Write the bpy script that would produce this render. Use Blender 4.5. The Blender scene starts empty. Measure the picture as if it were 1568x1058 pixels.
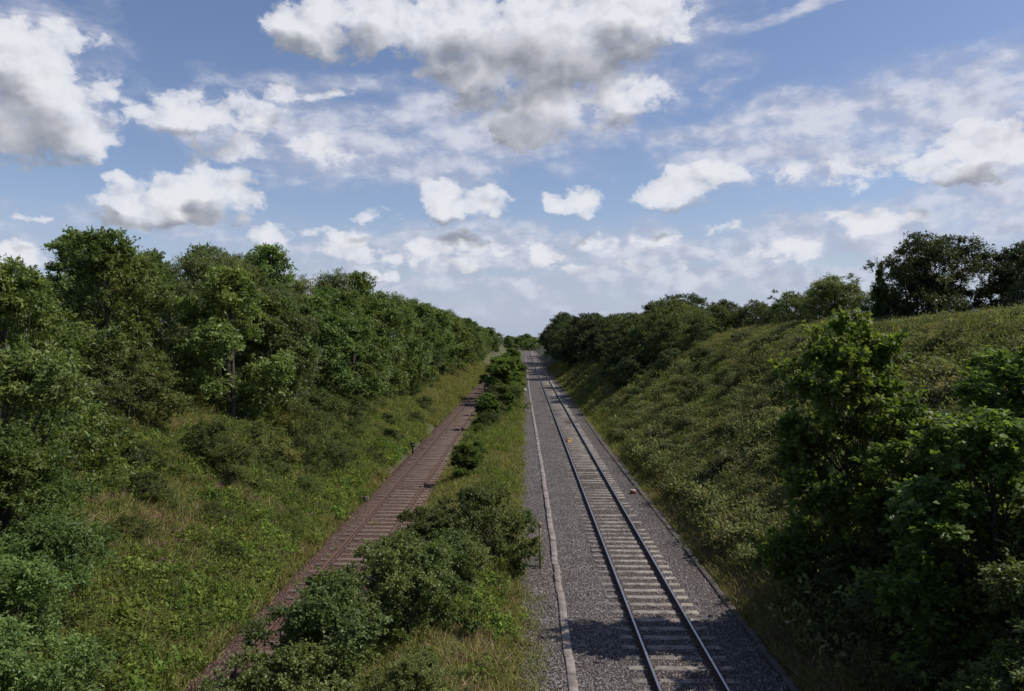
import bpy, math, random
import numpy as np
from mathutils import Vector
rng = np.random.default_rng(7)
random.seed(7)
S = bpy.context.scene
S.view_settings.view_transform = 'Standard'
S.view_settings.look = 'None'
S.view_settings.exposure = 0

# ------------------------------------------------------------ camera
cam = bpy.data.cameras.new("camera"); co = bpy.data.objects.new("camera", cam)
S.collection.objects.link(co)
cam.lens = 28.0; cam.sensor_width = 36.0; cam.clip_end = 20000; cam.clip_start = 0.1
co.location = (0, 0, 7.76)
co.rotation_euler = (math.radians(90 - 0.66), 0, 0.01475)
S.camera = co

# ------------------------------------------------------------ sun
SUN_EL = 50.0
SUN_AZ = 88.0     # degrees clockwise from +Y (towards +X)
sd = Vector((math.sin(math.radians(SUN_AZ)) * math.cos(math.radians(SUN_EL)),
             math.cos(math.radians(SUN_AZ)) * math.cos(math.radians(SUN_EL)),
             math.sin(math.radians(SUN_EL))))
sl = bpy.data.lights.new("sun", 'SUN'); sl.energy = 5.0; sl.angle = math.radians(0.5)
sl.color = (1.0, 0.94, 0.85)
so = bpy.data.objects.new("sun", sl); S.collection.objects.link(so)
so.rotation_euler = sd.to_track_quat('Z', 'Y').to_euler()
so.location = (30, 0, 60)

# ------------------------------------------------------------ node helpers
class NT:
    def __init__(s, nt): s.nt = nt; s.n = nt.nodes; s.l = nt.links
    def _in(s, sock, v):
        if v is None: return
        if isinstance(v, bpy.types.NodeSocket): s.l.new(v, sock)
        else:
            sock.default_value = v
    def m(s, op, a, b=None, c=None, clamp=False):
        n = s.n.new('ShaderNodeMath'); n.operation = op; n.use_clamp = clamp
        s._in(n.inputs[0], a); s._in(n.inputs[1], b); s._in(n.inputs[2], c)
        return n.outputs[0]
    def vm(s, op, a, b=None, scale=None, c=None):
        n = s.n.new('ShaderNodeVectorMath'); n.operation = op
        s._in(n.inputs[0], a); s._in(n.inputs[1], b)
        if c is not None: s._in(n.inputs[2], c)
        if scale is not None: s._in(n.inputs['Scale'], scale)
        return n.outputs['Value'] if op in ('DOT_PRODUCT', 'LENGTH', 'DISTANCE') else n.outputs[0]
    def xyz(s, x, y, z):
        n = s.n.new('ShaderNodeCombineXYZ'); s._in(n.inputs[0], x); s._in(n.inputs[1], y); s._in(n.inputs[2], z)
        return n.outputs[0]
    def sep(s, v):
        n = s.n.new('ShaderNodeSeparateXYZ'); s.l.new(v, n.inputs[0]); return n.outputs
    def noise(s, v, scale, detail=4, rough=0.5, dist=0.0, lac=2.0, col=False):
        n = s.n.new('ShaderNodeTexNoise'); s._in(n.inputs['Vector'], v)
        n.inputs['Scale'].default_value = scale; n.inputs['Detail'].default_value = detail
        n.inputs['Roughness'].default_value = rough; n.inputs['Distortion'].default_value = dist
        n.inputs['Lacunarity'].default_value = lac
        return n.outputs['Color'] if col else n.outputs[0]
    def voro(s, v, scale, feature='F1', out='Distance', rnd=1.0):
        n = s.n.new('ShaderNodeTexVoronoi'); n.feature = feature; s._in(n.inputs['Vector'], v)
        n.inputs['Scale'].default_value = scale; n.inputs['Randomness'].default_value = rnd
        return n.outputs[out]
    def mix(s, f, a, b, blend='MIX'):
        n = s.n.new('ShaderNodeMix'); n.data_type = 'RGBA'; n.blend_type = blend
        s._in(n.inputs[0], f)
        for sock, v in ((n.inputs[6], a), (n.inputs[7], b)):
            if isinstance(v, (tuple, list)) and len(v) == 3: v = (*v, 1)
            s._in(sock, v)
        return n.outputs[2]
    def ramp(s, f, stops, interp='LINEAR'):
        n = s.n.new('ShaderNodeValToRGB'); s._in(n.inputs[0], f); cr = n.color_ramp; cr.interpolation = interp
        while len(cr.elements) < len(stops): cr.elements.new(0.5)
        for e, (p, c) in zip(cr.elements, stops):
            e.position = p; e.color = (*c, 1) if len(c) == 3 else c
        return n.outputs[0]
    def rng_(s, v, a, b, c=0.0, d=1.0, smooth=True):
        n = s.n.new('ShaderNodeMapRange'); n.interpolation_type = 'SMOOTHSTEP' if smooth else 'LINEAR'
        s._in(n.inputs[0], v); s._in(n.inputs[1], a); s._in(n.inputs[2], b); s._in(n.inputs[3], c); s._in(n.inputs[4], d)
        return n.outputs[0]

def new_mat(name):
    m = bpy.data.materials.new(name); m.use_nodes = True
    t = NT(m.node_tree); b = m.node_tree.nodes['Principled BSDF']
    return m, t, b

def worldpos(t):
    return t.n.new('ShaderNodeNewGeometry').outputs['Position']

# ------------------------------------------------------------ world
W = bpy.data.worlds.new("World"); S.world = W; W.use_nodes = True
nt = W.node_tree
for n in list(nt.nodes): nt.nodes.remove(n)
t = NT(nt)
out = nt.nodes.new('ShaderNodeOutputWorld')
sky = nt.nodes.new('ShaderNodeTexSky'); sky.sky_type = 'NISHITA'; sky.sun_disc = False
sky.sun_elevation = math.radians(SUN_EL); sky.sun_rotation = math.radians(SUN_AZ)
sky.air_density = 1.0; sky.dust_density = 0.8; sky.ozone_density = 3.0; sky.altitude = 50
D = nt.nodes.new('ShaderNodeTexCoord').outputs['Generated']
dx, dy, dz = t.sep(D)
az = t.m('ARCTAN2', dx, dy); el = t.m('ARCSINE', dz)
A0 = t.xyz(az, el, 0.0)

def ae(cx, cy, rx, ry):
    # bearing/elevation from direction slopes
    f = 1220.0
    def c(px, py):
        u = (px - 802) / f; v = (515 - py) / f
        return math.atan(u), math.atan(v / math.sqrt(1 + u * u))
    a, e = c(cx, cy)
    a2, _ = c(cx + rx, cy); a1, _ = c(cx - rx, cy)
    _, e2 = c(cx, cy - ry); _, e1 = c(cx, cy + ry)
    return a, e, (a2 - a1) / 2, (e2 - e1) / 2

def blob_group(name, blobs, lo, hi):
    g = bpy.data.node_groups.new(name, 'ShaderNodeTree')
    g.interface.new_socket('V', in_out='INPUT', socket_type='NodeSocketVector')
    g.interface.new_socket('Density', in_out='OUTPUT', socket_type='NodeSocketFloat')
    t = NT(g); gi = g.nodes.new('NodeGroupInput'); go = g.nodes.new('NodeGroupOutput')
    V = gi.outputs[0]; acc = 1.2
    for b in blobs:
        a, e, ra, re = ae(*b[:4]); amp = b[4] if len(b) > 4 else 1.0; tilt = b[5] if len(b) > 5 else 0
        if a + 1.6 * ra + .06 < lo or a - 1.6 * ra - .06 > hi: continue
        k = math.sqrt(amp); sx, sy = k / ra, k / re
        if tilt:
            d = t.vm('SUBTRACT', V, (a, e, 0))
            r = t.n.new('ShaderNodeVectorRotate'); r.rotation_type = 'Z_AXIS'
            t.l.new(d, r.inputs['Vector']); r.inputs['Angle'].default_value = -math.radians(tilt)
            q = t.vm('MULTIPLY', r.outputs[0], (sx, sy, 0))
        else:
            q = t.vm('MULTIPLY_ADD', V, (sx, sy, 0), c=(-a * sx, -e * sy, 0))
        v = t.m('SUBTRACT', t.vm('DOT_PRODUCT', q, q), amp)
        acc = t.m('MINIMUM', acc, v)
    t.l.new(t.m('MULTIPLY', acc, -1.0), go.inputs[0])
    return g

cum = [(60,150,120,105),(10,80,80,60),(110,200,62,50),(20,200,90,55),(100,60,60,30,.5),(155,132,30,22,.6),
 (480,48,85,52),(570,30,110,60),(700,45,90,70),(830,60,190,100),(960,30,110,60),(760,110,140,45),(1000,20,50,30),
 (830,160,150,55,.7),(960,140,62,36,.7),(820,205,60,28,.5),
 (310,165,110,34,.7),(235,165,55,20,.6),(460,140,60,18,.5),(370,228,50,24,.5),(490,228,48,20,.4),
 (235,300,100,42),(330,290,62,50),(180,285,42,34),(270,330,110,22),
 (690,305,45,36),(738,312,40,30),(890,306,36,27,.9),(846,308,22,18,.8),
 (1035,290,58,30,.9),(1085,268,52,20,.8),(1480,235,70,45),(1520,222,52,40),(1470,262,75,28,.8),(1240,262,70,26,.35),(1330,270,60,18,.3),
 (1310,328,55,17,.7),(1350,335,60,16,.5),(535,378,45,28,.7),(490,360,40,14,.5),(410,355,46,20,.7),(650,386,42,22,.7),(592,425,26,12,.8),
 (838,392,26,22,.6),(920,372,35,18,.5),(700,412,38,10,.6),(1110,354,28,11,.6),(1215,386,62,16,.5),(20,395,55,24,.8),(45,335,25,10,.6),
 (600,400,60,14,.4),(760,378,50,14,.4),(1045,402,30,12,.5),(1000,365,60,14,.4),(930,412,60,10,.4),(700,370,40,14,.4),(1140,385,40,12,.4),
 (575,326,30,10,.4)]
wis = [(520,215,230,75,.9),(720,190,210,75,1.0),(880,165,160,90,1.0),(460,130,120,25,.5),(360,190,140,45,.7),(640,250,190,40,.9),
 (1270,190,280,70,1.0,8),(1450,165,260,75,1.1,12),(1200,240,230,48,1.0),(1050,205,150,16,.8,6),(1540,240,140,80,1.0),(1480,310,200,50,.9,8),
 (1210,22,85,9,.6,14),(1110,130,40,20,.5,25),
 (520,390,200,45,.7),(760,385,240,50,1.0),(1010,385,260,48,1.0),(1280,365,280,50,1.0),(1500,340,200,60,1.0),(60,360,120,40,.4),
 (700,440,600,26,.7),(1100,425,500,34,.9),(500,465,500,14,.5),(900,475,600,14,.5),(70,100,130,100,.7),(270,330,150,30,.5),(1000,60,120,80,.5)]

skyc = t.mix(1.0, sky.outputs[0], (0.116, 0.108, 0.115), 'MULTIPLY')
hz = t.rng_(el, 0.22, -0.01)
skyc = t.mix(t.m('MULTIPLY', hz, 0.55), skyc, (0.42, 0.51, 0.70))

def region(nm, lo, hi):
    gC = blob_group("cumulus_" + nm, cum, lo, hi); gW = blob_group("cirrus_" + nm, wis, lo, hi)
    def use(g, v):
        n = nt.nodes.new('ShaderNodeGroup'); n.node_tree = g; nt.links.new(v, n.inputs[0]); return n.outputs[0]
    sc = t.vm('MULTIPLY', A0, (1.0, 1.3, 1.0))
    w1 = t.vm('SUBTRACT', t.noise(sc, 11, 3, 0.6, col=True), (0.5, 0.5, 0.5))
    w2 = t.vm('SUBTRACT', t.noise(sc, 40, 4, 0.6, col=True), (0.5, 0.5, 0.5))
    off = t.vm('ADD', t.vm('MULTIPLY', w1, (0.085, 0.05, 0)), t.vm('MULTIPLY', w2, (0.024, 0.020, 0)))
    Aw = t.vm('ADD', A0, off)
    b0 = use(gC, Aw)
    n = t.noise(t.vm('ADD', sc, t.vm('SCALE', w2, scale=0.02)), 21, 8, 0.63)
    nn = t.m('MULTIPLY', t.m('SUBTRACT', n, 0.5), 3.4)
    d0 = t.m('ADD', t.m('ADD', b0, nn), -0.02)
    # large-scale cloud thickness towards the sun, plus soft billow relief
    b1 = t.m('MAXIMUM', use(gC, t.vm('ADD', Aw, (0.010, 0.036, 0))), -0.7)
    soft0 = t.noise(sc, 21, 3, 0.55); soft1 = t.noise(t.vm('ADD', sc, (0.010, 0.014, 0)), 21, 3, 0.55)
    rel = t.m('MULTIPLY', t.m('SUBTRACT', soft0, soft1), 1.2)
    low = t.m('SUBTRACT', b1, t.m('MAXIMUM', b0, -0.7))
    sh = t.m('ADD', t.m('MULTIPLY', b1, 0.55), t.m('MULTIPLY', low, 0.50))
    sh = t.m('ADD', sh, t.m('MULTIPLY', t.m('SUBTRACT', soft0, .5), 0.55))
    sh = t.m('ADD', sh, t.m('MULTIPLY', t.m('SUBTRACT', n, .5), 0.25))
    lit = t.m('ADD', t.m('SUBTRACT', 1.0, t.rng_(sh, -0.08, 0.80, 0, 0.95)), rel, clamp=True)
    cC = t.mix(lit, (0.27, 0.285, 0.33), (0.80, 0.81, 0.86))
    aC = t.m('ADD', t.rng_(d0, -0.12, 0.42, 0, .72), t.rng_(d0, 0.15, 1.0, 0, .26))
    st = t.vm('MULTIPLY', A0, (1.0, 2.6, 1.0))
    ww = t.vm('SUBTRACT', t.noise(st, 6, 4, 0.6, col=True), (0.5, 0.5, 0.5))
    Ax = t.vm('ADD', A0, t.vm('MULTIPLY', ww, (0.14, 0.04, 0)))
    wn = t.noise(t.vm('ADD', st, t.vm('SCALE', ww, scale=0.10)), 11, 9, 0.64)
    dw = t.m('ADD', use(gW, Ax), t.m('MULTIPLY', t.m('SUBTRACT', wn, 0.48), 3.6))
    dw = t.m('ADD', dw, t.m('MULTIPLY', t.m('SUBTRACT', n, 0.5), 1.3))
    aW = t.m('MULTIPLY', t.rng_(dw, -0.45, 1.45), 0.90)
    cW = t.mix(t.rng_(t.m('ADD', dw, t.m('MULTIPLY', rel, 4.0)), -.2, 1.8), (0.44, 0.47, 0.60), (0.68, 0.70, 0.79))
    c = t.mix(aW, skyc, cW)
    c = t.mix(aC, c, cC)
    c = t.mix(t.rng_(el, 0.09, 0.0, 0, .5), c, (0.45, 0.53, 0.69))
    c = t.mix(1.0, c, (10, 10, 10), 'MULTIPLY')
    bg = nt.nodes.new('ShaderNodeBackground'); nt.links.new(c, bg.inputs[0]); bg.inputs[1].default_value = 0.1
    return bg.outputs[0]
def mixsh(f, a, b):
    m_ = nt.nodes.new('ShaderNodeMixShader'); nt.links.new(f, m_.inputs[0]); nt.links.new(a, m_.inputs[1]); nt.links.new(b, m_.inputs[2]); return m_.outputs[0]
B1, B2 = -0.20, 0.13
r1 = region("west", -2, B1); r2 = region("mid", B1, B2); r3 = region("east", B2, 2)
front = mixsh(t.m('GREATER_THAN', az, B1), r1, mixsh(t.m('GREATER_THAN', az, B2), r2, r3))
# rest of the sky: broken cloud from plain noise
fade = t.m('MAXIMUM', t.rng_(t.m('ABSOLUTE', az), 0.75, 0.95), t.rng_(el, 0.52, 0.7))
rn = t.noise(D, 4.0, 4, 0.6)
rc = t.mix(t.m('MULTIPLY', t.rng_(rn, 0.56, 0.68), t.m('MULTIPLY', fade, t.rng_(el, 0.0, 0.08))), skyc, (0.5, 0.52, 0.58))
rc = t.mix(1.0, rc, (10, 10, 10), 'MULTIPLY')
rb = nt.nodes.new('ShaderNodeBackground'); nt.links.new(rc, rb.inputs[0]); rb.inputs[1].default_value = 0.1
isf = t.m('MULTIPLY', t.m('LESS_THAN', t.m('ABSOLUTE', az), 0.75), t.m('MULTIPLY', t.m('LESS_THAN', el, 0.52), t.m('GREATER_THAN', el, -0.005)))
nt.links.new(mixsh(isf, rb.outputs[0], front), out.inputs[0])
W.cycles.sampling_method = 'MANUAL'; W.cycles.sample_map_resolution = 256

# ------------------------------------------------------------ terrain function
def sm(a, b, x):
    u = np.clip((x - a) / (b - a), 0, 1); return u * u * (3 - 2 * u)
def smin(a, b, k):
    h = np.clip(0.5 + 0.5 * (b - a) / k, 0, 1); return b * (1 - h) + a * h - k * h * (1 - h)
_ph = rng.uniform(0, 6.28, (12, 2)); _dr = rng.uniform(0, 6.28, 12)
def wob(x, y, s):
    r = 0
    for i in range(12):
        f = (0.25 + 0.23 * i) / s
        r = r + np.sin(x * f * np.cos(_dr[i]) + y * f * np.sin(_dr[i]) + _ph[i, 0]) / (1 + 0.6 * i)
    return r / 3.0
def H(x, y):
    x = np.asarray(x, float); y = np.asarray(y, float)
    base = -0.42
    med = 0.95 * np.sin(np.pi * np.clip((x + 4.4) / 4.1, 0, 1)) ** 0.8
    z = base + med * (0.85 + 0.3 * wob(x, y, 3))
    crest = 8.5 + (5.6 - 8.5) * sm(60, 115, y) + (3.5 - 5.6) * sm(150, 420, y)
    dr = np.maximum(x - 6.5, 0)
    r = smin(dr * 0.66, crest + 0.42 + dr * 0.004, 1.6) * sm(0, 0.8, dr) + 0
    r = r + wob(x, y, 2.2) * 0.5 * sm(0.6, 4, dr)
    lc = 6.2 + (3.5 - 6.2) * sm(150, 420, y)
    dl = np.maximum(-7.7 - x, 0)
    l = smin(dl * 0.52, lc + 0.42, 1.6) * sm(0, 0.6, dl) + wob(x + 50, y, 2.0) * 0.3 * sm(0.6, 4, dl)
    z = z + r + l
    far = sm(430, 700, y)
    return z * (1 - far) + 1.5 * far

def np_mesh(name, verts, faces_n, loops, mats=(), matidx=None, attr=None, smooth=False):
    me = bpy.data.meshes.new(name)
    nv = len(verts); me.vertices.add(nv); me.vertices.foreach_set('co', np.ascontiguousarray(verts, dtype=np.float32).ravel())
    nf = len(faces_n); me.loops.add(len(loops)); me.polygons.add(nf)
    me.loops.foreach_set('vertex_index', np.asarray(loops, dtype=np.int32))
    starts = np.concatenate([[0], np.cumsum(faces_n)[:-1]]).astype(np.int32)
    me.polygons.foreach_set('loop_start', starts)
    try: me.polygons.foreach_set('loop_total', np.asarray(faces_n, dtype=np.int32))
    except Exception: pass
    if matidx is not None: me.polygons.foreach_set('material_index', np.asarray(matidx, dtype=np.int32))
    if smooth: me.polygons.foreach_set('use_smooth', np.ones(nf, dtype=bool))
    for m in mats: me.materials.append(m)
    me.update(calc_edges=True)
    if attr is not None:
        a = me.attributes.new('lr', 'FLOAT', 'FACE'); a.data.foreach_set('value', np.asarray(attr, dtype=np.float32))
    return me

def link(name, me, parent=None, loc=(0, 0, 0), rot=(0, 0, 0), scale=(1, 1, 1)):
    o = bpy.data.objects.new(name, me); S.collection.objects.link(o)
    o.location = loc; o.rotation_euler = rot; o.scale = scale
    if parent: o.parent = parent
    return o

def grid(name, xs, ys, zf, mat, smooth=True):
    X, Y = np.meshgrid(xs, ys); Z = zf(X, Y)
    v = np.stack([X, Y, Z], -1).reshape(-1, 3); nx, ny = len(xs), len(ys)
    i = np.arange(nx - 1)[None, :] + nx * np.arange(ny - 1)[:, None]
    f = np.stack([i, i + 1, i + 1 + nx, i + nx], -1).reshape(-1)
    return link(name, np_mesh(name, v, np.full((nx - 1) * (ny - 1), 4), f, [mat], smooth=smooth))

# ------------------------------------------------------------ materials
def ground_mat():
    m, t, b = new_mat("grassy_ground"); p = worldpos(t)
    n1 = t.noise(p, 0.35, 5, 0.6); n2 = t.noise(p, 3.5, 5, 0.7); n3 = t.noise(p, 22, 3, 0.7)
    c = t.ramp(n1, [(0.3, (0.038, 0.058, 0.014)), (0.5, (0.075, 0.090, 0.026)), (0.7, (0.12, 0.10, 0.045))])
    c = t.mix(t.rng_(n2, 0.4, 0.7), c, (0.085, 0.062, 0.034))
    c = t.mix(t.rng_(n3, 0.3, 0.7, 0.0, 0.6), c, (0.018, 0.026, 0.009))
    t.l.new(c, b.inputs['Base Color']); b.inputs['Roughness'].default_value = 0.95
    bp = t.n.new('ShaderNodeBump'); bp.inputs['Strength'].default_value = 0.8; bp.inputs['Distance'].default_value = 0.15
    t.l.new(n2, bp.inputs['Height']); t.l.new(bp.outputs[0], b.inputs['Normal'])
    return m
def ballast_mat(name, cols, stain, sx, sright=None):
    m, t, b = new_mat(name); p = worldpos(t)
    pw = t.vm('ADD', p, t.vm('SCALE', t.noise(p, 12, 2, col=True), scale=0.04))
    cell = t.voro(pw, 17, out='Color'); cd = t.voro(pw, 17)
    cs = t.sep(cell)
    c = t.ramp(cs[0], [(0.0, cols[0]), (0.45, cols[1]), (0.85, cols[2]), (1.0, cols[3])])
    big = t.noise(p, 0.6, 5, 0.6)
    c = t.mix(t.rng_(big, 0.35, 0.7, 0, 0.6), c, stain)
    x = t.sep(p)[0]
    band = t.rng_(t.m('ABSOLUTE', t.m('SUBTRACT', x, sx)), 0.55, 1.6, 0.75, 0.0)
    if sright: band = t.m('MAXIMUM', band, t.rng_(x, sright, sright + .8, 0, .6))
    c = t.mix(t.m('MULTIPLY', band, t.rng_(t.noise(p, 2.5, 4, .6), 0.2, 0.7, 0.5, 1.0)), c, stain)
    gap = t.rng_(cd, 0.35, 0.75, 1.0, 0.18)
    c = t.mix(1.0, c, t.xyz(gap, gap, gap), 'MULTIPLY')
    t.l.new(c, b.inputs['Base Color']); b.inputs['Roughness'].default_value = 0.9
    bp = t.n.new('ShaderNodeBump'); bp.inputs['Strength'].default_value = 1.0; bp.inputs['Distance'].default_value = 0.035
    h = t.m('ADD', t.m('MULTIPLY', cd, -1.0), t.m('MULTIPLY', cs[1], 0.9))
    t.l.new(h, bp.inputs['Height']); t.l.new(bp.outputs[0], b.inputs['Normal'])
    return m
def simple(name, c1, c2, scale=6, rough=0.85, bump=0.01, metal=0.0, stretch=(1, 1, 1), lo=.3, hi=.7):
    m, t, b = new_mat(name); p = t.vm('MULTIPLY', worldpos(t), stretch)
    n = t.noise(p, scale, 6, 0.65)
    t.l.new(t.ramp(n, [(lo, c1), (hi, c2)]), b.inputs['Base Color'])
    b.inputs['Roughness'].default_value = rough; b.inputs['Metallic'].default_value = metal
    bp = t.n.new('ShaderNodeBump'); bp.inputs['Strength'].default_value = 0.6; bp.inputs['Distance'].default_value = bump
    t.l.new(n, bp.inputs['Height']); t.l.new(bp.outputs[0], b.inputs['Normal'])
    return m
def leaf_mat(name, dark, mid, light, trans=0.35, var=1.0, yellow=(0.17, 0.18, 0.04), gloss=True):
    m, t, b = new_mat(name)
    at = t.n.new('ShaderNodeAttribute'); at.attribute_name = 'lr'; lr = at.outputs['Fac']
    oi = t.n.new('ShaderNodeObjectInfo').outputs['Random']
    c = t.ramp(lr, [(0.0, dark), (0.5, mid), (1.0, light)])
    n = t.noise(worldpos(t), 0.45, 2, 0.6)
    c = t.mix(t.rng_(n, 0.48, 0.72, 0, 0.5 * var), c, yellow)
    hs = t.n.new('ShaderNodeHueSaturation'); t.l.new(c, hs.inputs['Color'])
    t.l.new(t.m('MULTIPLY_ADD', oi, 0.045 * var, 0.463), hs.inputs['Hue'])
    t.l.new(t.m('MULTIPLY_ADD', t.m('FRACT', t.m('MULTIPLY', oi, 7.13)), 0.6 * var, 1.05 - 0.25 * var), hs.inputs['Value'])
    hs.inputs['Saturation'].default_value = 0.92
    c = hs.outputs[0]
    if gloss:
        t.l.new(c, b.inputs['Base Color']); b.inputs['Roughness'].default_value = 0.5
        b.inputs['Specular IOR Level'].default_value = 0.3; sh = b.outputs[0]
    else:
        t.n.remove(b); df = t.n.new('ShaderNodeBsdfDiffuse'); t.l.new(c, df.inputs[0]); sh = df.outputs[0]
    tr = t.n.new('ShaderNodeBsdfTranslucent')
    t.l.new(t.mix(1.0, c, (1.3, 1.35, 0.6), 'MULTIPLY'), tr.inputs[0])
    mx = t.n.new('ShaderNodeMixShader'); mx.inputs[0].default_value = trans
    t.l.new(sh, mx.inputs[1]); t.l.new(tr.outputs[0], mx.inputs[2])
    t.l.new(mx.outputs[0], t.n['Material Output'].inputs[0])
    return m

M_ground = ground_mat()
M_ball = ballast_mat("grey_ballast", [(0.045, .038, .036), (0.13, .113, .107), (0.21, .185, .175), (0.33, .30, .29)], (0.075, 0.050, 0.038), 3.75, 4.9)
M_ball2 = ballast_mat("rusty_ballast", [(0.035, .019, .013), (0.11, .058, .038), (0.16, .092, .062), (0.25, .18, .15)], (0.100, 0.045, 0.026), -6.0)
M_conc = simple("concrete_sleeper", (0.085, .07, .06), (0.28, .25, .215), 3.5, lo=.35, hi=.62)
M_wood = simple("timber_sleeper", (0.06, .038, .028), (0.20, .15, .12), 5, stretch=(0.4, 3, 1))
M_trough = simple("trough_concrete", (0.11, .092, .082), (0.27, .235, .215), 2.5, lo=.35, hi=.65)
M_trough2 = simple("dirty_concrete", (0.04, .033, .028), (0.10, .08, .068), 3)
M_railside = simple("rusty_rail_side", (0.03, .015, .010), (0.075, .038, .026), 12, rough=0.8)
M_railtop = simple("polished_rail_head", (0.30, .32, .36), (0.42, .44, .48), 8, rough=0.3, metal=0.9, bump=0.0005)
M_railrust = simple("rusty_rail_head", (0.09, .042, .028), (0.17, .092, .062), 8, rough=0.6)
M_bark = simple("bark", (0.02, .016, .012), (0.07, .058, .045), 9)
M_yel = simple("yellow_paint", (0.26, .15, .03), (0.36, .21, .05), 6, rough=.7)
M_red = simple("red_orange_paint", (0.16, .05, .03), (0.24, .08, .05), 6, rough=.7)
M_white = simple("white_paint", (0.4, .39, .36), (0.6, .59, .56), 6, rough=.6)
M_black = simple("black_iron", (0.012, .012, .013), (0.03, .03, .03), 9, rough=.6)
M_postw = simple("weathered_post", (0.22, .16, .08), (0.36, .28, .15), 9)

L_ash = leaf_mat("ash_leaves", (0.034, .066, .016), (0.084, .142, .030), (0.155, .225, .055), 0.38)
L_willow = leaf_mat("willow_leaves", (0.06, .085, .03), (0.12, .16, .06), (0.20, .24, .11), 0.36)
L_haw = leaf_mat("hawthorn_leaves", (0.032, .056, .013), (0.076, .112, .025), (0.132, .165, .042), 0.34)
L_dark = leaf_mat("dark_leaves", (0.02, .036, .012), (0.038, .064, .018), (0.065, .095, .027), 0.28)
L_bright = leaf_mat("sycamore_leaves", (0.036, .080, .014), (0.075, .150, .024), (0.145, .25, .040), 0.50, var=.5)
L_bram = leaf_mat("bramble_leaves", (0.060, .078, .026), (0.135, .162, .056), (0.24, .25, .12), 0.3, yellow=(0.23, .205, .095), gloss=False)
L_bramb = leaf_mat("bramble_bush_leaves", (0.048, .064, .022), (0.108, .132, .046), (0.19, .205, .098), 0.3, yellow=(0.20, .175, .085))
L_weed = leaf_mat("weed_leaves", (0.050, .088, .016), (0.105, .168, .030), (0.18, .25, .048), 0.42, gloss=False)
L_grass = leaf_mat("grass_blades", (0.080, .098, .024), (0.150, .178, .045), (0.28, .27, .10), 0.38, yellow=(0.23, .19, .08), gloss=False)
L_dry = leaf_mat("dry_grass_blades", (0.14, .115, .052), (0.24, .185, .10), (0.36, .29, .17), 0.32, yellow=(0.25, .15, .09), gloss=False)
L_flow = leaf_mat("pale_flowers", (0.22, .19, .15), (0.28, .25, .20), (0.38, .35, .29), 0.2, var=.3, yellow=(.3, .26, .2), gloss=False)
L_pink = leaf_mat("pink_flowers", (0.35, .06, .2), (0.45, .10, .28), (0.5, .16, .34), 0.3, var=.3, yellow=(.4, .1, .3), gloss=False)

# ------------------------------------------------------------ ground sheet
def axis(segs):
    r = []
    for a, b, n in segs: r += list(np.linspace(a, b, n, endpoint=False))
    return np.array(r + [segs[-1][1]])
gx = axis([(-6000, -600, 10), (-600, -60, 14), (-60, -24, 30), (-24, 30, 150), (30, 70, 30), (70, 600, 14), (600, 6000, 10)])
gy = axis([(-300, -10, 12), (-10, 10, 20), (10, 80, 150), (80, 200, 120), (200, 700, 80), (700, 9000, 24)])
grid("ground", gx, gy, H, M_ground)

# ballast beds
def bed(x0, x1, top, edge, seed):
    def f(X, Y):
        u = np.minimum(X - x0, x1 - X) + wob(X * .2 + seed, Y, .8) * .22
        return -0.5 + (top + 0.5) * sm(0, edge, u) + wob(X * 3 + seed, Y * 3, 1.0) * 0.03
    return f
by = axis([(-10, 60, 180), (60, 200, 150), (200, 440, 60)])
grid("ballast_bed", np.linspace(-1.1, 6.9, 46), by, bed(-1.0, 6.8, -0.165, 0.9, 0), M_ball)
grid("ballast_bed", np.linspace(-8.4, -3.7, 32), by, bed(-8.3, -3.8, -0.165, 0.9, 9), M_ball2)

# ------------------------------------------------------------ boxes helper
def boxes(name, cs, hs, mats, jit=None, rotz=None, taper=1.0, matidx=None, parent=None):
    cs = np.asarray(cs, float); hs = np.asarray(hs, float) * np.ones_like(cs); n = len(cs)
    r = np.minimum(hs.min(1, keepdims=True) * 0.25, 0.02)
    corners = []
    for zz, inset in ((-1, 0), (0.999, 0), (1.0, 1)):
        for sx, sy in ((-1, -1), (1, -1), (1, 1), (-1, 1)):
            v = np.stack([sx * (hs[:, 0] - inset * r[:, 0]), sy * (hs[:, 1] - inset * r[:, 0]),
                          zz * hs[:, 2] - (r[:, 0] if (inset == 0 and zz > 0) else 0)], -1)
            corners.append(v)
    V = np.stack(corners, 1)
    if rotz is not None:
        c, s_ = np.cos(rotz)[:, None], np.sin(rotz)[:, None]
        x = V[..., 0] * c - V[..., 1] * s_; y = V[..., 0] * s_ + V[..., 1] * c
        V = np.stack([x, y, V[..., 2]], -1)
    V = V + cs[:, None, :]
    F = []
    for k in (0, 4):
        for i in range(4):
            j = (i + 1) % 4; F.append([k + i, k + j, k + 4 + j, k + 4 + i])
    F.append([8, 9, 10, 11]); F.append([3, 2, 1, 0])
    F = np.array(F)
    L = (F[None] + 12 * np.arange(n)[:, None, None]).reshape(-1)
    me = np_mesh(name, V.reshape(-1, 3), np.full(n * len(F), 4), L, mats)
    return link(name, me, parent)

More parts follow.
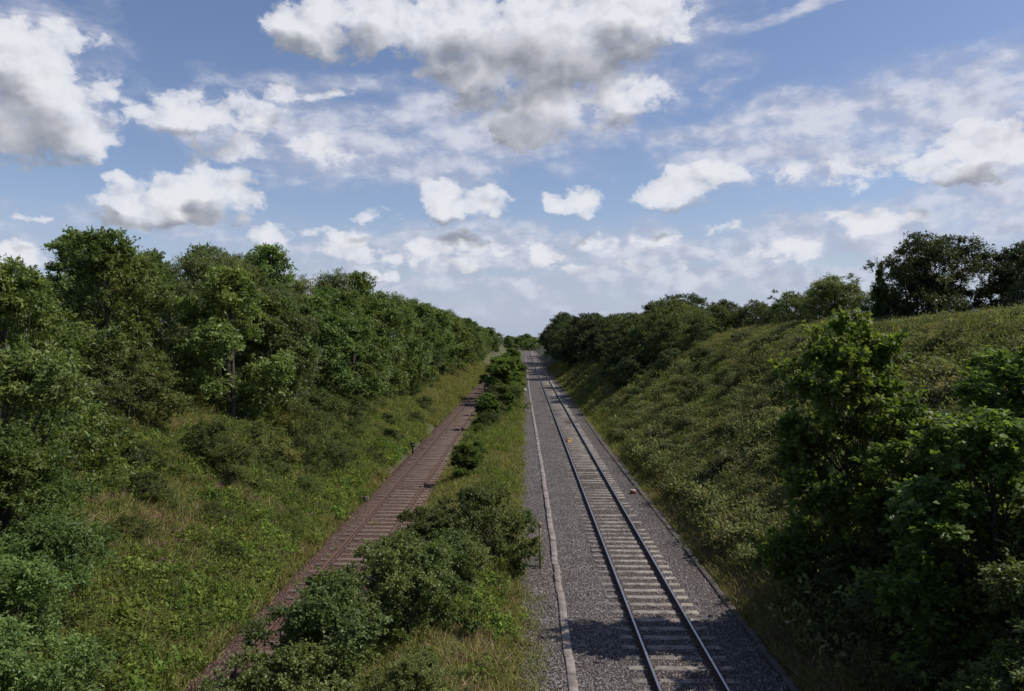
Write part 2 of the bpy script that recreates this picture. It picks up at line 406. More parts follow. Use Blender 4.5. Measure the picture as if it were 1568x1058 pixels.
# ------------------------------------------------------------ railway tracks
def rail_mesh(name, x, top, y0, y1, mt, ms):
    prof = [(-.07, -.159), (-.07, -.148), (-.012, -.125), (-.010, -.05), (-.036, -.036), (-.036, -.008), (-.028, 0),
            (.028, 0), (.036, -.008), (.036, -.036), (.010, -.05), (.012, -.125), (.07, -.148), (.07, -.159)]
    ys = np.arange(y0, y1 + .1, 9.0); P = np.array(prof); n = len(P)
    V = np.zeros((len(ys), n, 3)); V[..., 0] = x + P[:, 0]; V[..., 2] = top + P[:, 1]; V[..., 1] = ys[:, None]
    F = []; mi = []
    for k in range(len(ys) - 1):
        for i in range(n):
            j = (i + 1) % n
            F.append([k * n + i, (k + 1) * n + i, (k + 1) * n + j, k * n + j]); mi.append(0 if i in (6,) else 1)
    return np_mesh(name, V.reshape(-1, 3), np.full(len(F), 4), np.array(F).ravel(), [mt, ms], mi)

def track(xc, mt, sleeper_mat, sl_z, spacing, wid, jit, seed):
    e = bpy.data.objects.new("railway_track", None); S.collection.objects.link(e)
    r = np.random.default_rng(seed)
    for nm, sx in (("left_rail", -.7525), ("right_rail", .7525)):
        link(nm, rail_mesh(nm, xc + sx, 0.0, -10, 440, mt, M_railside), e)
    ys = np.arange(-9, 435, spacing); n = len(ys)
    cs = np.stack([xc + r.normal(0, jit, n), ys + r.normal(0, jit * .6, n), np.full(n, sl_z) + r.normal(0, 0.008, n)], -1)
    boxes("sleepers", cs, (1.25, wid / 2, 0.1), [sleeper_mat], rotz=r.normal(0, jit * .3, n), parent=e)
    cl = []
    for sx in (-.7525, .7525):
        for o in (-.1, .1):
            cl.append(np.stack([np.full(n, xc + sx + o), cs[:, 1], cs[:, 2] + .115], -1))
    boxes("rail_fastenings", np.concatenate(cl), (0.035, 0.05, 0.018), [M_railside], parent=e)
    return e
track(3.75, M_railtop, M_conc, -0.247, 0.65, 0.24, 0.012, 1)
track(-6.0, M_railrust, M_wood, -0.245, 0.70, 0.25, 0.03, 2)

# cable troughs
ys = np.arange(-8, 330, 1.0); n = len(ys)
cx = 1.12 - 0.35 * sm(30, 130, ys) + rng.normal(0, 0.014, n)
boxes("cable_trough", np.stack([cx, ys, np.full(n, -0.155) + rng.normal(0, .008, n)], -1), (0.105, 0.490, 0.05), [M_trough], rotz=rng.normal(0, .010, n))
cx = 5.95 + 0.0 * ys + 0.12 * np.sin(ys * .08)
boxes("cable_trough", np.stack([cx, ys, np.full(n, -0.165) + rng.normal(0, .01, n)], -1), (0.09, 0.49, 0.055), [M_trough2], rotz=rng.normal(0, .018, n))

# ------------------------------------------------------------ small lineside things
def prim(name, verts, faces, mat, parent):
    me = bpy.data.meshes.new(name); me.from_pydata(verts, [], faces); me.materials.append(mat); me.update()
    return link(name, me, parent)
def empty(name, loc=(0, 0, 0)):
    e = bpy.data.objects.new(name, None); S.collection.objects.link(e); e.location = loc; return e
def boxp(name, c, h, mat, parent): return boxes(name, [c], h, [mat], parent=parent)
def wedge(name, c, h, mat, parent):
    x, y, z = h; v = [(-x, -y, -z), (x, -y, -z), (x, y, -z), (-x, y, -z), (-x, -y * .45, z), (x, -y * .45, z), (x, y * .45, z), (-x, y * .45, z)]
    v = [(a + c[0], b + c[1], d + c[2]) for a, b, d in v]
    return prim(name, v, [(3, 2, 1, 0), (4, 5, 6, 7), (0, 1, 5, 4), (1, 2, 6, 5), (2, 3, 7, 6), (3, 0, 4, 7)], mat, parent)
e = empty("train_warning_magnet", (3.45, 60, -0.10))
wedge("ramp", (0, 0, 0.02), (0.16, 0.6, 0.06), M_yel, e); boxp("magnet_box", (0, 0, 0.10), (0.13, .22, .03), M_yel, e)
boxp("base_plate", (0, 0, -0.06), (0.28, .3, .02), M_black, e)
e = empty("lineside_marker_box", (5.5, 40, -0.17))
boxp("box", (0, 0, 0.11), (0.15, .10, .09), M_red, e); boxp("white_band", (0, 0, 0.215), (0.12, .08, .015), M_white, e); boxp("foot", (0, 0, 0.0), (0.2, .14, .02), M_trough, e)
e = empty("ground_signal", (-7.55, 54, -0.2))
boxp("post", (0, 0, 0.2), (0.05, .05, .25), M_black, e); boxp("lamp_head", (0, 0, 0.58), (0.14, .09, .13), M_black, e); boxp("white_face", (0, -.098, 0.58), (0.06, .006, .06), M_white, e)
boxp("hood", (0, -.1, 0.73), (0.15, .14, .015), M_black, e)
e = empty("marker_post", (0.55, 27, -0.2))
boxp("post", (0, 0, 0.8), (0.035, .035, .85), M_postw, e); boxp("cap_plate", (0, -.045, 1.55), (0.05, .008, .08), M_postw, e)
e = empty("trackside_sign", (0.1, 98, -0.2))
boxp("post", (0, 0, 0.6), (0.04, .04, .65), M_white, e); boxp("plate", (0, -.06, 1.3), (0.2, .015, .25), M_white, e)
e = empty("concrete_marker", (-7.6, 38, -0.3))
boxp("stub", (0, 0, 0.15), (0.10, .08, .2), M_black, e); boxp("top", (0, 0, 0.365), (0.10, .085, .014), M_trough, e)

# ------------------------------------------------------------ plant meshes
def nrm(v): return v / np.maximum(np.linalg.norm(v, axis=-1, keepdims=True), 1e-9)
def leaves(cent, axis_, normal, size, aspect):
    a = nrm(axis_); s_ = nrm(np.cross(normal, a)); sz = size[:, None]; up = nrm(np.cross(a, s_))
    p0 = cent; p1 = cent + a * sz * .5 + s_ * sz * aspect * .5 + up * sz * .08
    p2 = cent + a * sz; p3 = cent + a * sz * .5 - s_ * sz * aspect * .5 + up * sz * .08
    return np.stack([p0, p1, p2, p3], 1).reshape(-1, 3)
def tube(p0, p1, r0, r1, bend, r, sides=5, segs=4):
    p0 = np.array(p0, float); p1 = np.array(p1, float); tt = np.linspace(0, 1, segs + 1)[:, None]
    mid = (p0 + p1) / 2 + bend
    c = (1 - tt) ** 2 * p0 + 2 * (1 - tt) * tt * mid + tt ** 2 * p1
    d = nrm(np.gradient(c, axis=0)); ref = np.array([0.3, 0.9, 0.1]); u = nrm(np.cross(d, ref)); v = np.cross(d, u)
    an = np.arange(sides) * 2 * np.pi / sides; rad = (r0 + (r1 - r0) * tt)
    V = c[:, None, :] + rad[:, None, :] * (np.cos(an)[None, :, None] * u[:, None] + np.sin(an)[None, :, None] * v[:, None])
    F = []
    for k in range(segs):
        for i in range(sides):
            j = (i + 1) % sides; F.append([k * sides + i, k * sides + j, (k + 1) * sides + j, (k + 1) * sides + i])
    return V.reshape(-1, 3), np.array(F), c
def assemble(name, tubes, lv, mats, lr):
    vs = []; fs = []; off = 0
    for V, F in tubes:
        vs.append(V); fs.append(F + off); off += len(V)
    nt_ = sum(len(F) for F in fs) if fs else 0
    nl = len(lv) // 4
    vs.append(lv); fs.append((np.arange(nl * 4) + off).reshape(-1, 4))
    mi = np.concatenate([np.zeros(nt_, int), np.ones(nl, int)])
    F = np.concatenate(fs)
    return np_mesh(name, np.concatenate(vs), np.full(len(F), 4), F.ravel(), mats, mi, np.concatenate([np.zeros(nt_), lr]))

def tree_mesh(name, seed, height, rad, cb, lmat, nclump=90, ntw=13, nleaf=24, lsize=.15, csize=(.55, 1.1), aspect=.55, stems=1, lean=0.0, droop=.35):
    r = np.random.default_rng(seed)
    tubes = []
    nl = r.integers(7, 11)
    lobes = []
    for i in range(nl):
        a = i * 2.4 + r.uniform(-.5, .5); h = (i + .5) / nl
        rr = rad * 0.62 * math.sqrt(max(0.08, 1 - (2 * abs(h - .36)) ** 2 * .62)) * r.uniform(.75, 1.2)
        lobes.append([math.cos(a) * rr, math.sin(a) * rr, cb + (height - cb) * (0.08 + .78 * h), rad * r.uniform(.34, .54)])
    lobes.append([lean * .5, 0, height - rad * .45, rad * .42]); lobes = np.array(lobes)
    li = r.integers(0, len(lobes), nclump); dirn = nrm(r.normal(size=(nclump, 3)))
    cc = lobes[li, :3] + dirn * lobes[li, 3:4] * (r.uniform(.25, 1, (nclump, 1)) ** .5) * np.array([1, 1, .85])
    cc[:, 2] = np.clip(cc[:, 2], cb * .8 + .15, height * .95 - .2)
    cr = r.uniform(*csize, nclump)
    cen = np.array([0, 0, cb + (height - cb) * .4])
    for s in range(stems):
        a = r.uniform(0, 6.28); sp = (0 if stems == 1 else rad * .4)
        tp = np.array([math.cos(a) * sp + r.normal(0, .2), math.sin(a) * sp + r.normal(0, .2), height * .75])
        b0 = np.array([math.cos(a) * sp * .25, math.sin(a) * sp * .25, -0.6]); r0 = 0.016 * height / (1 if stems == 1 else 1.7) + .02
        V, F, c = tube(b0, tp, r0, r0 * .3, r.normal(0, .25, 3), r, 7, 7); tubes.append((V, F))
        for i in range(s, nclump, stems * 2):
            z = cc[i, 2]; k = int(np.clip((z / (height * .75)) * 7 * .72, 1, 6)); st = c[k]
            V, F, _ = tube(st, cc[i], r0 * .2, .008, np.array([0, 0, -.2 * np.linalg.norm(cc[i] - st)]) + r.normal(0, .2, 3), r, 3, 4); tubes.append((V, F))
    N = nclump * ntw
    ci = np.repeat(np.arange(nclump), ntw)
    outw = nrm(cc[ci] - cen)
    td = nrm(r.normal(size=(N, 3)) * np.array([1, 1, .7]) + outw * .5 + np.array([0, 0, .22]))
    tl = cr[ci] * r.uniform(.7, 1.15, N)
    big = r.random(N) < .04; tl[big] *= 1.35
    M = N * nleaf; ti = np.repeat(np.arange(N), nleaf)
    u = r.uniform(.2, 1.0, M) ** .8
    pos = cc[ci][ti] + td[ti] * (tl[ti] * u)[:, None] + np.array([0, 0, -1]) * (u ** 2 * tl[ti] * droop * .5)[:, None] + r.normal(0, .055, (M, 3)) * (cr[ci][ti] * 1.3)[:, None]
    ax = nrm(td[ti] * .6 + r.normal(size=(M, 3)) * .75 + np.array([0, 0, -droop]))
    nn = nrm(r.normal(size=(M, 3)) * .55 + np.array([0, 0, .8]) + outw[ti] * .55)
    sz = lsize * r.uniform(.6, 1.3, M)
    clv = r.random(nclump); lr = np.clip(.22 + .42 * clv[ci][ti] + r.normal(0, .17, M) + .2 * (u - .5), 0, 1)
    return assemble(name, tubes, leaves(pos, ax, nn, sz, aspect), [M_bark, lmat], lr)

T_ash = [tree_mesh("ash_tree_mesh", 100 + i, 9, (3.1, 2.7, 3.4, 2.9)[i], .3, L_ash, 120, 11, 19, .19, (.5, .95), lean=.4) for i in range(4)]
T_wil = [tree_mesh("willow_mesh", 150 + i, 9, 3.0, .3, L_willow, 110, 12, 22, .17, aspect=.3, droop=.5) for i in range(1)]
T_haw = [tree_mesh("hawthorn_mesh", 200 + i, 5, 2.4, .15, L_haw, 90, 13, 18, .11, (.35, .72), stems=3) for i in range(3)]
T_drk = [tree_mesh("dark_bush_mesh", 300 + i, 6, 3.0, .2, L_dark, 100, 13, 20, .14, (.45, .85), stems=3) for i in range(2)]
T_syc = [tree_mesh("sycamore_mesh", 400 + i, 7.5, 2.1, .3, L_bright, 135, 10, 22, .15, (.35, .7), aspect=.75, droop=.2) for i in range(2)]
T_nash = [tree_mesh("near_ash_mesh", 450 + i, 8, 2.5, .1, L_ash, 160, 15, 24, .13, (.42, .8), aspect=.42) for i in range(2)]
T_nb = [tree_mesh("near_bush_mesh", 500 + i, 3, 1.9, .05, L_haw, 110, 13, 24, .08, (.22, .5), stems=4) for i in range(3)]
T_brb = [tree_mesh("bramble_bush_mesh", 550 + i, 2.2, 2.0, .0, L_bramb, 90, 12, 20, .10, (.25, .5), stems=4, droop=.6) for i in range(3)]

def plant(kind, meshes, x, y, h_real, base_h, wscale=1.0, dz=-.1, i=None, rot=None):
    me = meshes[(i if i is not None else random.randrange(len(meshes))) % len(meshes)]
    s = h_real / base_h
    return link(kind, me, None, (x, y, float(H(x, y)) + dz), (random.uniform(-.05, .05), random.uniform(-.05, .05), rot if rot is not None else random.uniform(0, 6.28)), (s * wscale, s * wscale, s))

# left bank woodland
y = 35.0
while y < 330:
    st = 4.4 + y * .014
    for row, (xr, top) in enumerate([(-14.2, 10.6), (-18.2, 12.8), (-23.5, 13.3), (-30, 13.3)]):
        if row == 3 and y > 100: continue
        x = xr + random.uniform(-1.2, 1.2); yy = y + random.uniform(-1.5, 1.5)
        if row == 0 and yy < 38: continue
        if abs(x) / yy > 0.565: continue
        tp = top + random.uniform(-1.8, 1.1) + 1.1 * float(sm(40, 60, yy)) - .008 * max(0, yy - 90)
        if row == 0 and yy > 120: x += 1.0
        hh = max(3.5, tp - float(H(x, yy)))
        if random.random() < .14: plant("willow_tree", T_wil, x, yy, hh, 9, random.uniform(.95, 1.2))
        else: plant("ash_tree", T_ash, x, yy, hh, 9, random.uniform(.95, 1.3))
    y += st
# understory along the wood edge
y = 33.0
while y < 200:
    for q in range(2):
        x = (-11.7 - random.uniform(0, 1.5)) if q == 0 else (-15.5 - random.uniform(0, 3))
        plant("hawthorn_bush", T_haw, x, y + random.uniform(-1, 1), random.uniform(1.4, 2.8) + q, 5, random.uniform(1.1, 1.6))
    y += random.uniform(2.8, 5.0)
for x, y, h in [(-14.0, 28.5, 1.6), (-16, 29, 2.4), (-18.4, 31, 3.2), (-20.5, 34, 3.6), (-22, 36, 4), (-10.8, 27.5, 1.1), (-11.6, 31.5, 2.0), (-9.6, 35, 1.0), (-10.6, 38, 1.7), (-10.2, 44, 1.5), (-13.6, 24, 1.0), (-10.6, 50, 1.8), (-10.3, 60, 1.6), (-18, 28, 2.6),
                (-11.5, 23.0, .9), (-9.4, 25, .8), (-12.7, 26.4, 1.5), (-9.2, 31, 1.0), (-9.6, 41, 1.5), (-8.9, 47, 1.0), (-9.3, 55, 1.5), (-9.2, 67, 1.6), (-9.4, 76, 1.8), (-12.6, 33, 2.4), (-11.2, 35, 2.0)]:
    plant("shrub", T_haw if random.random() < .6 else T_nb, x, y, h, 5 if h > 1.7 else 4, 1.3)
# near left
plant("ash_tree", T_nash, -12.7, 18.8, 7.6, 8, 1.08, i=0)
plant("ash_tree", T_nash, -15.0, 23.0, 6.2, 8, 1.05, i=1)
plant("ash_tree", T_nash, -10.7, 15.8, 4.9, 8, 1.3, i=1)
plant("ash_tree", T_nash, -9.4, 13.8, 3.9, 8, 1.35, i=0)
plant("ash_tree", T_nash, -11.4, 18.6, 3.4, 8, 1.35, i=0, rot=2)
# median bushes
for x, y, h, w in [(-4.1, 17.2, 2.9, 1.05), (-2.6, 19.5, 2.6, 1.0), (-3.6, 21.5, 2.6, 1.1), (-4.6, 15.2, 2.4, 1.1), (-1.3, 26.0, 3.0, .95), (-2.9, 25.5, 2.2, 1.1), (-2.2, 15.6, 1.3, 1.2), (-2.0, 23.2, 2.0, 1.0), (-.6, 27.5, 2.2, .9), (-5.0, 18.6, 1.7, 1.0)]:
    plant("elder_bush", T_nb, x, y, h, 3, w)
for k in range(34):
    y = 42 + 3.4 * k * (1 + .01 * k); x = random.uniform(-3.3, -1.3) if y > 62 else random.uniform(-3.9, -2.6)
    h = 1.1 + 2.8 * float(sm(50, 95, y)) + random.uniform(-.5, .8)
    plant("hawthorn_bush", T_syc if random.random() < .4 else T_haw, x, y, h, 6.5, 1.5)
# right near
plant("sycamore_tree", T_syc, 8.7, 21.0, 7.6, 7.5, .98, i=0)
plant("sycamore_tree", T_syc, 8.9, 15.2, 5.4, 7.5, 1.3, i=1)
plant("sycamore_tree", T_syc, 11.8, 18.6, 4.8, 7.5, 1.3, i=0, rot=2)
plant("sycamore_tree", T_syc, 9.6, 18.0, 4.6, 7.5, 1.3, i=1, rot=1)
plant("sycamore_tree", T_syc, 13.5, 23.0, 3.4, 7.5, 1.4, i=1, rot=4)
for x, y, h, w in [(8.4, 17.5, 2.0, 1.2), (7.7, 14.4, 1.8, 1.1), (9.3, 13.2, 2.8, 1.3), (10.5, 15.2, 3.0, 1.2), (8.4, 19.4, 2.0, 1.1), (9.8, 20.0, 2.4, 1.2), (9.3, 23.0, 2.0, 1.2), (11.5, 14, 3.4, 1.3), (8.2, 11.8, 2.6, 1.2), (7.6, 16.2, 1.3, 1.1), (7.7, 18.4, 1.2, 1.1), (7.9, 20.6, 1.3, 1.1)]:
    plant("elder_bush", T_nb, x, y, h, 3, w)
# right crest hedge
for k in range(30):
    y = 50 + 2.6 * k; x = 24 + random.uniform(-1.5, 1.5) + .02 * k
    plant("hawthorn_bush", T_haw, x, y, random.uniform(2.6, 3.8) + 1.2 * float(sm(60, 115, y)), 5, random.uniform(1.2, 1.6))
for x, y, h, w in [(23.8, 48, 5.6, 1.0), (26.5, 50, 5.6, 1.1), (29.5, 48, 4.8, 1.1), (27.5, 43, 4.0, 1.0), (32, 50, 5.2, 1.1), (25, 49, 3, 1.3), (29, 47, 3, 1.4)]:
    plant("hawthorn_tree", T_drk, x, y, h, 6, w)
plant("sapling", T_syc, 22.0, 49.5, 3.9, 7.5, .5)
# right slope scrub
for k in range(75):
    y = 21 * math.exp(random.random() * math.log(95 / 21)); x = 8.4 + random.random() ** 1.2 * 11.5
    if x > .62 * y: continue
    if random.random() < .8: plant("bramble_bush", T_brb, x, y, random.uniform(.8, 1.7), 2.6, random.uniform(.8, 1.25), dz=-.25)
    else: plant("hawthorn_bush", T_haw, x, y, random.uniform(.9, 1.7), 5, 1.7, dz=-.2)
# right bank distant bushes
for k in range(62):
    y = 78 + 4.0 * k; f = min(1, (y - 78) / 60)
    for q in range(3):
        x = (random.uniform(13.0 - 2.5 * f, 17), random.uniform(17, 23), random.uniform(10.5 - 1.2 * f, 13))[q]
        tp = 12.0 + random.uniform(-1.5, 1.2) - (1.0 if q == 0 else 0)
        hh = max(3, tp - float(H(x, y))) if q < 2 else random.uniform(1.5, 3.5)
        if q == 2 and random.random() < .5: continue
        plant("hawthorn_bush", (T_haw, T_drk)[random.choice((0, 0, 0, 1))], x, y + random.uniform(-1.5, 1.5), hh, 5.5, random.uniform(1.0, 1.35))
for x, y, h, w in [(10.2, 225, 13, .8), (12.5, 232, 12, .9), (9.5, 240, 11, .9), (14.5, 64, 2.2, 1.1), (13.2, 72, 2.6, 1.2), (12.2, 84, 3, 1.2), (11, 96, 3, 1.2), (12, 57, 1.6, 1.2)]:
    plant("oak_tree" if y > 200 else "hawthorn_bush", T_drk, x, y, h, 6, w)
# distant trees closing the valley
for k in range(170):
    y = random.uniform(385, 900); x = random.uniform(-.32, .32) * y
    if abs(x + 1) < 11 and y < 445: continue
    plant("distant_tree", T_ash, x, y, random.uniform(4, 8) + (y - 400) * .004, 9, 1.5)
for x, y in [(-4, 446), (1, 450), (6, 447), (11, 452), (-9, 450), (-14, 445), (3, 470), (15, 440), (-1, 460)]:
    plant("distant_tree", T_ash, x, y, random.uniform(6, 9), 9, 1.4)

# ------------------------------------------------------------ ground cover prototypes
def proto_col(name, meshes):
    c = bpy.data.collections.new(name)
    for i, me in enumerate(meshes):
        c.objects.link(bpy.data.objects.new(me.name, me))
    return c
def tuft(name, seed, n, h, spread, mat, w=.012):
    r = np.random.default_rng(seed)
    b = r.normal(0, spread, (n, 3)); b[:, 2] = -.04; d = nrm(np.stack([r.normal(0, .35, n), r.normal(0, .35, n), np.ones(n)], -1))
    hh = h * r.uniform(.5, 1.15, n)[:, None]; s_ = nrm(np.cross(d, r.normal(size=(n, 3)))) * w
    bend = np.stack([r.normal(0, .25, n), r.normal(0, .25, n), np.full(n, -.12)], -1) * hh
    m1 = b + d * hh * .55; tip = b + d * hh + bend
    q1 = np.stack([b - s_, b + s_, m1 + s_ * .8, m1 - s_ * .8], 1); q2 = np.stack([m1 - s_ * .8, m1 + s_ * .8, tip + s_ * .15, tip - s_ * .15], 1)
    lv = np.concatenate([q1, q2]).reshape(-1, 3); a = r.random(n)
    return assemble(name, [], lv, [M_bark, mat], np.concatenate([a, a]))
def mound(name, seed, n, rad, hgt, mat, ls, flower=0, fmat=None, up=1.0, aspect=.6):
    r = np.random.default_rng(seed); k = 9
    lob = np.stack([r.normal(0, rad * .45, k), r.normal(0, rad * .45, k), r.uniform(.1, .6, k) * hgt], -1); lrr = rad * r.uniform(.25, .55, k)
    li = r.integers(0, k, n); d = nrm(r.normal(size=(n, 3)) + np.array([0, 0, .6]))
    p = lob[li] + d * (lrr[li] * r.uniform(.6, 1.1, n))[:, None] * np.array([1, 1, .8 * hgt / rad]); p[:, 2] = np.abs(p[:, 2])
    p = np.where((r.random(n) < .06)[:, None], p * np.array([1.1, 1.1, 1.35]), p)
    lv = leaves(p, nrm(r.normal(size=(n, 3)) + d * .5), nrm(d + r.normal(size=(n, 3)) * .45 + np.array([0, 0, up])), ls * r.uniform(.6, 1.3, n), aspect)
    lr = np.clip(r.normal(.45, .22, n) + .2 * (p[:, 2] / hgt - .5), 0, 1)
    me = assemble(name, [], lv, [M_bark, mat], lr)
    if flower:
        me.materials.append(fmat); mi = np.ones(n, int); top = np.argsort(-p[:, 2])[:int(n * .5)]; mi[r.choice(top, flower)] = 2
        me.polygons.foreach_set('material_index', mi.astype(np.int32))
    return me
def stalks(name, seed, n, h, mat, fm=None):
    r = np.random.default_rng(seed); tubes = []; P = []; A_ = []; N_ = []; Z = []
    for i in range(n):
        b = np.array([r.normal(0, .16), r.normal(0, .16), 0]); tp = b + np.array([r.normal(0, .1), r.normal(0, .1), h * r.uniform(.6, 1.1)])
        V, F, c = tube(b, tp, .006, .003, r.normal(0, .03, 3), r, 3, 2); tubes.append((V, F))
        m = 26; u = r.uniform(.1, 1, m)[:, None]; a = r.uniform(0, 6.28, m)
        P.append(b + (tp - b) * u); ad = np.stack([np.cos(a), np.sin(a), r.uniform(-.1, .5, m)], -1); A_.append(ad); N_.append(np.tile([0, 0, 1.], (m, 1)) + r.normal(0, .3, (m, 3))); Z.append(.11 * (1.15 - u[:, 0]) * r.uniform(.7, 1.2, m) + .02)
    P = np.concatenate(P); lv = leaves(P, np.concatenate(A_), np.concatenate(N_), np.concatenate(Z), .35)
    me = assemble(name, tubes, lv, [M_bark, mat], np.clip(r.normal(.5, .2, len(P)), 0, 1))
    if fm:
        me.materials.append(fm); mi = np.concatenate([np.zeros(sum(len(F) for _, F in tubes), int), np.where(P[:, 2] > h * .68, 2, 1)])
        me.polygons.foreach_set('material_index', mi.astype(np.int32))
    return me
def rock(name, seed, mat):
    r = np.random.default_rng(seed); g = (1 + 5 ** .5) / 2
    v = nrm(np.array([(-1, g, 0), (1, g, 0), (-1, -g, 0), (1, -g, 0), (0, -1, g), (0, 1, g), (0, -1, -g), (0, 1, -g), (g, 0, -1), (g, 0, 1), (-g, 0, -1), (-g, 0, 1)], float))
    f = [(0, 11, 5), (0, 5, 1), (0, 1, 7), (0, 7, 10), (0, 10, 11), (1, 5, 9), (5, 11, 4), (11, 10, 2), (10, 7, 6), (7, 1, 8), (3, 9, 4), (3, 4, 2), (3, 2, 6), (3, 6, 8), (3, 8, 9), (4, 9, 5), (2, 4, 11), (6, 2, 10), (8, 6, 7), (9, 8, 1)]
    v = v * r.uniform(.65, 1.1, (12, 1)) * np.array([1, .8, .6]) * .032
    return np_mesh(name, v, np.full(20, 3), np.array(f).ravel(), [mat])
def stone_mat(name, a, b_, c_):
    m, t, b = new_mat(name); oi = t.n.new('ShaderNodeObjectInfo').outputs['Random']
    t.l.new(t.ramp(oi, [(0, a), (.6, b_), (1, c_)]), b.inputs['Base Color']); b.inputs['Roughness'].default_value = .9; return m
M_st = stone_mat("grey_stone", (.045, .038, .035), (.15, .13, .12), (.33, .30, .29))
M_st2 = stone_mat("rusty_stone", (.035, .018, .013), (.13, .068, .045), (.22, .155, .13))

def scatter(name, x, y, col, scale, dz=0, tilt=.12, zf=None):
    n = len(x); z = (H(x, y) if zf is None else zf(x, y)) + dz
    me = bpy.data.meshes.new(name); me.vertices.add(n); me.vertices.foreach_set('co', np.stack([x, y, z], -1).astype(np.float32).ravel())
    a = me.attributes.new('scl', 'FLOAT', 'POINT'); a.data.foreach_set('value', (scale * np.ones(n)).astype(np.float32))
    a = me.attributes.new('rot', 'FLOAT_VECTOR', 'POINT')
    a.data.foreach_set('vector', np.stack([rng.normal(0, tilt, n), rng.normal(0, tilt, n), rng.uniform(0, 6.28, n)], -1).astype(np.float32).ravel())
    a = me.attributes.new('idx', 'INT', 'POINT'); a.data.foreach_set('value', rng.integers(0, 99, n).astype(np.int32))
    me.update()
    o = link(name, me)
    g = bpy.data.node_groups.new(name + "_scatter", 'GeometryNodeTree')
    g.interface.new_socket('Geometry', in_out='INPUT', socket_type='NodeSocketGeometry')
    g.interface.new_socket('Geometry', in_out='OUTPUT', socket_type='NodeSocketGeometry')
    gi = g.nodes.new('NodeGroupInput'); go = g.nodes.new('NodeGroupOutput')
    ip = g.nodes.new('GeometryNodeInstanceOnPoints'); ci = g.nodes.new('GeometryNodeCollectionInfo')
    ci.inputs['Collection'].default_value = col; ci.inputs['Separate Children'].default_value = True; ci.inputs['Reset Children'].default_value = True
    def at(nm, ty):
        k = g.nodes.new('GeometryNodeInputNamedAttribute'); k.data_type = ty; k.inputs['Name'].default_value = nm; return k.outputs[0]
    L = g.links
    L.new(gi.outputs[0], ip.inputs['Points']); L.new(ci.outputs[0], ip.inputs['Instance'])
    ip.inputs['Pick Instance'].default_value = True
    L.new(at('idx', 'INT'), ip.inputs['Instance Index']); L.new(at('rot', 'FLOAT_VECTOR'), ip.inputs['Rotation']); L.new(at('scl', 'FLOAT'), ip.inputs['Scale'])
    L.new(ip.outputs[0], go.inputs[0])
    md = o.modifiers.new("scatter", 'NODES'); md.node_group = g
    return o
def logy(n, a, b): return a * np.exp(rng.random(n) * math.log(b / a))
def patch(x, y, s, lo, hi):
    v = wob(x * 1.0 + s * 17.3, y * 1.0 - s * 9.1, 1.3); return rng.random(len(x)) < sm(lo, hi, v)

C_grass = proto_col("grass_tufts", [tuft("grass_tuft", 10 + i, 34, .34, .11, L_grass) for i in range(4)])
C_dry = proto_col("dry_grass_tufts", [tuft("dry_grass_tuft", 30 + i, 30, .48, .12, L_dry, .009) for i in range(3)])
C_bram = proto_col("bramble_clumps", [mound("bramble_clump", 50 + i, 700, .85, .6, L_bram, .095, flower=(6, 0, 16, 3)[i], fmat=L_flow) for i in range(4)])
C_weed = proto_col("weed_clumps", [mound("weed_clump", 60 + i, 320, .42, .36, L_weed, .08) for i in range(3)] + [stalks("weed_stalks", 70 + i, 10, .6, L_weed) for i in range(2)])
C_pink = proto_col("willowherb_plants", [stalks("willowherb_plant", 80, 7, .9, L_weed, L_pink)])
C_st = proto_col("ballast_stones", [rock("ballast_stone", 90 + i, M_st) for i in range(5)])
C_st2 = proto_col("rusty_ballast_stones", [rock("rusty_ballast_stone", 95 + i, M_st2) for i in range(4)])

n = 20000; y = logy(n, 11, 200); x = rng.uniform(-4.5, -.1, n); x = x + np.where(y < 24, .55, 0) * (x > -1.5)
scatter("grass", x, y, C_grass, rng.uniform(.7, 1.5, n) * (1 + y / 200))
n = 9000; y = logy(n, 11, 180); x = rng.uniform(-4.3, -.3, n); k = patch(x, y, 1, -.1, .5); x, y = x[k], y[k]
scatter("dry_grass", x, y, C_dry, rng.uniform(.6, 1.2, len(x)))
n = 36000; y = logy(n, 13, 200); x = -7.9 - rng.random(n) ** 1.3 * 9.5; k = ~patch(x, y, 12, .15, .6); x, y = x[k], y[k]
scatter("grass", x, y, C_grass, rng.uniform(.6, 1.5, len(x)) * (1 + y / 200))
n = 26000; y = logy(n, 13, 180); x = -8.0 - rng.random(n) * 8; k = patch(x, y, 2, -.2, .4); x, y = x[k], y[k]
scatter("dry_grass", x, y, C_dry, rng.uniform(.5, 1.1, len(x)))
n = 15000; y = logy(n, 13, 200); x = 6.4 + rng.random(n) ** 1.5 * 17
scatter("grass", x, y, C_grass, rng.uniform(.8, 1.7, n) * (1 + y / 200))
n = 18000; y = logy(n, 14, 180); x = 6.5 + rng.random(n) ** 1.3 * 15; k = patch(x, y, 3, 0, .4); x, y = x[k], y[k]
scatter("dry_grass", x, y, C_dry, rng.uniform(.8, 1.5, len(x)))
# weeds growing over the little-used line
n = 420; y = logy(n, 14, 120); x = rng.uniform(-7.8, -4.3, n); k = patch(x, y, 11, 0, .6); x, y = x[k], y[k]
scatter("track_weeds", x, y, C_grass, rng.uniform(.3, .7, len(x)), zf=bed(-8.3, -3.8, -0.165, 0.9, 9))
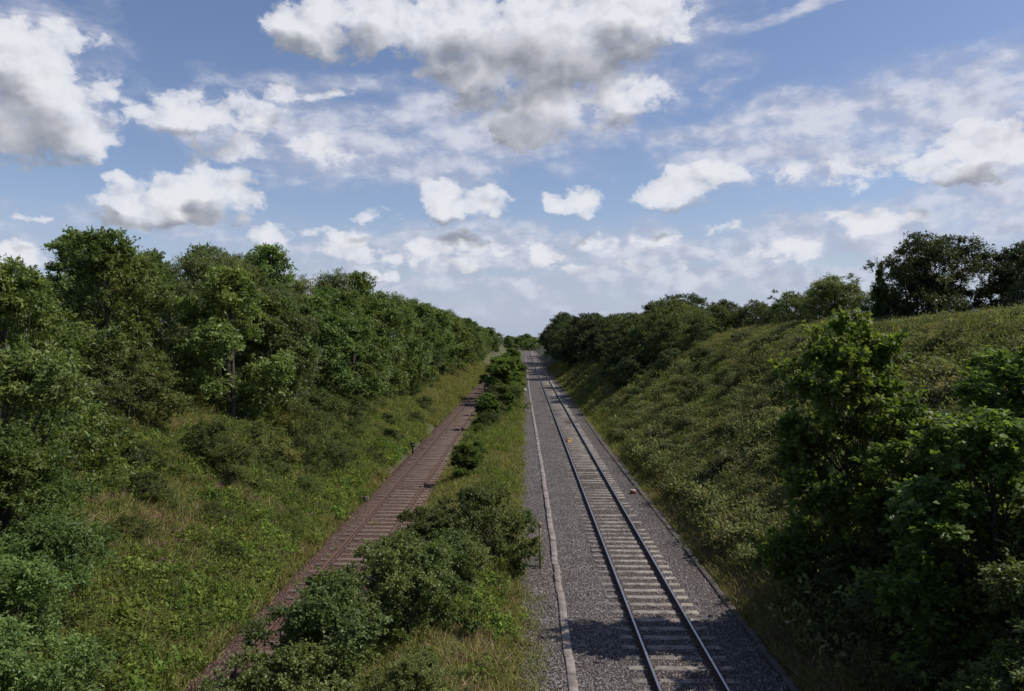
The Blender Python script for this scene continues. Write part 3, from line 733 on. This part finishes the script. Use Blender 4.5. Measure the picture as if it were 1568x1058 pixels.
# brambles
n = 10500; y = logy(n, 18, 140); x = 7.6 + rng.random(n) * 20; k = patch(x, y, 4, -.7, -.1) & (x < y * .72); x, y = x[k], y[k]
big = sm(-.1, .5, wob(x + 31, y - 12, 1.1))
scatter("brambles", x, y, C_bram, rng.uniform(.5, 1.1, len(x)) * (1 + .6 * big), dz=-.1)
n = 3000; y = logy(n, 18, 140); x = -10.0 - rng.random(n) * 8; k = patch(x, y, 5, .0, .5); x, y = x[k], y[k]
scatter("brambles", x, y, C_bram, rng.uniform(.4, .9, len(x)), dz=-.1)
n = 7500; y = logy(n, 13, 160); x = -8.2 - rng.random(n) * 7; k = patch(x, y, 6, -.1, .5); x, y = x[k], y[k]
scatter("weeds", x, y, C_weed, rng.uniform(.6, 1.6, len(x)))
n = 4500; y = logy(n, 12, 160); x = rng.uniform(-4.2, -.7, n); k = patch(x, y, 7, -.2, .4); x, y = x[k], y[k]
scatter("weeds", x, y, C_weed, rng.uniform(.6, 1.6, len(x)))
n = 3500; y = logy(n, 12, 160); x = 6.6 + rng.random(n) * 12; k = patch(x, y, 8, 0, .5); x, y = x[k], y[k]
scatter("weeds", x, y, C_weed, rng.uniform(.6, 1.8, len(x)))
n = 40; y = rng.uniform(22, 42, n); x = -10 - rng.random(n) * 3.5
scatter("willowherb", x, y, C_pink, rng.uniform(.6, 1.1, n))
# loose stones
n = 34000; y = logy(n, 13, 55); x = rng.uniform(-.4, 6.4, n)
fz = bed(-1.0, 6.8, -0.165, 0.9, 0)
k = np.abs(np.abs(x - 3.75) - .75) > .09; x, y = x[k], y[k]
scatter("ballast_stones", x, y, C_st, rng.uniform(.6, 1.4, len(x)), zf=fz, tilt=1)
n = 14000; y = logy(n, 14, 55); x = rng.uniform(-7.9, -4.2, n)
scatter("ballast_stones", x, y, C_st2, rng.uniform(.6, 1.4, n), zf=bed(-8.3, -3.8, -0.165, 0.9, 9), tilt=1)
# pale rubble heap beside the left line
n = 130; x = rng.normal(-8.0, .25, n); y = rng.normal(21.3, .9, n)
scatter("stone_rubble", x, y, proto_col("pale_stones", [rock("pale_stone", 99, M_white)]), rng.uniform(.8, 2.2, n), dz=.06, tilt=1)
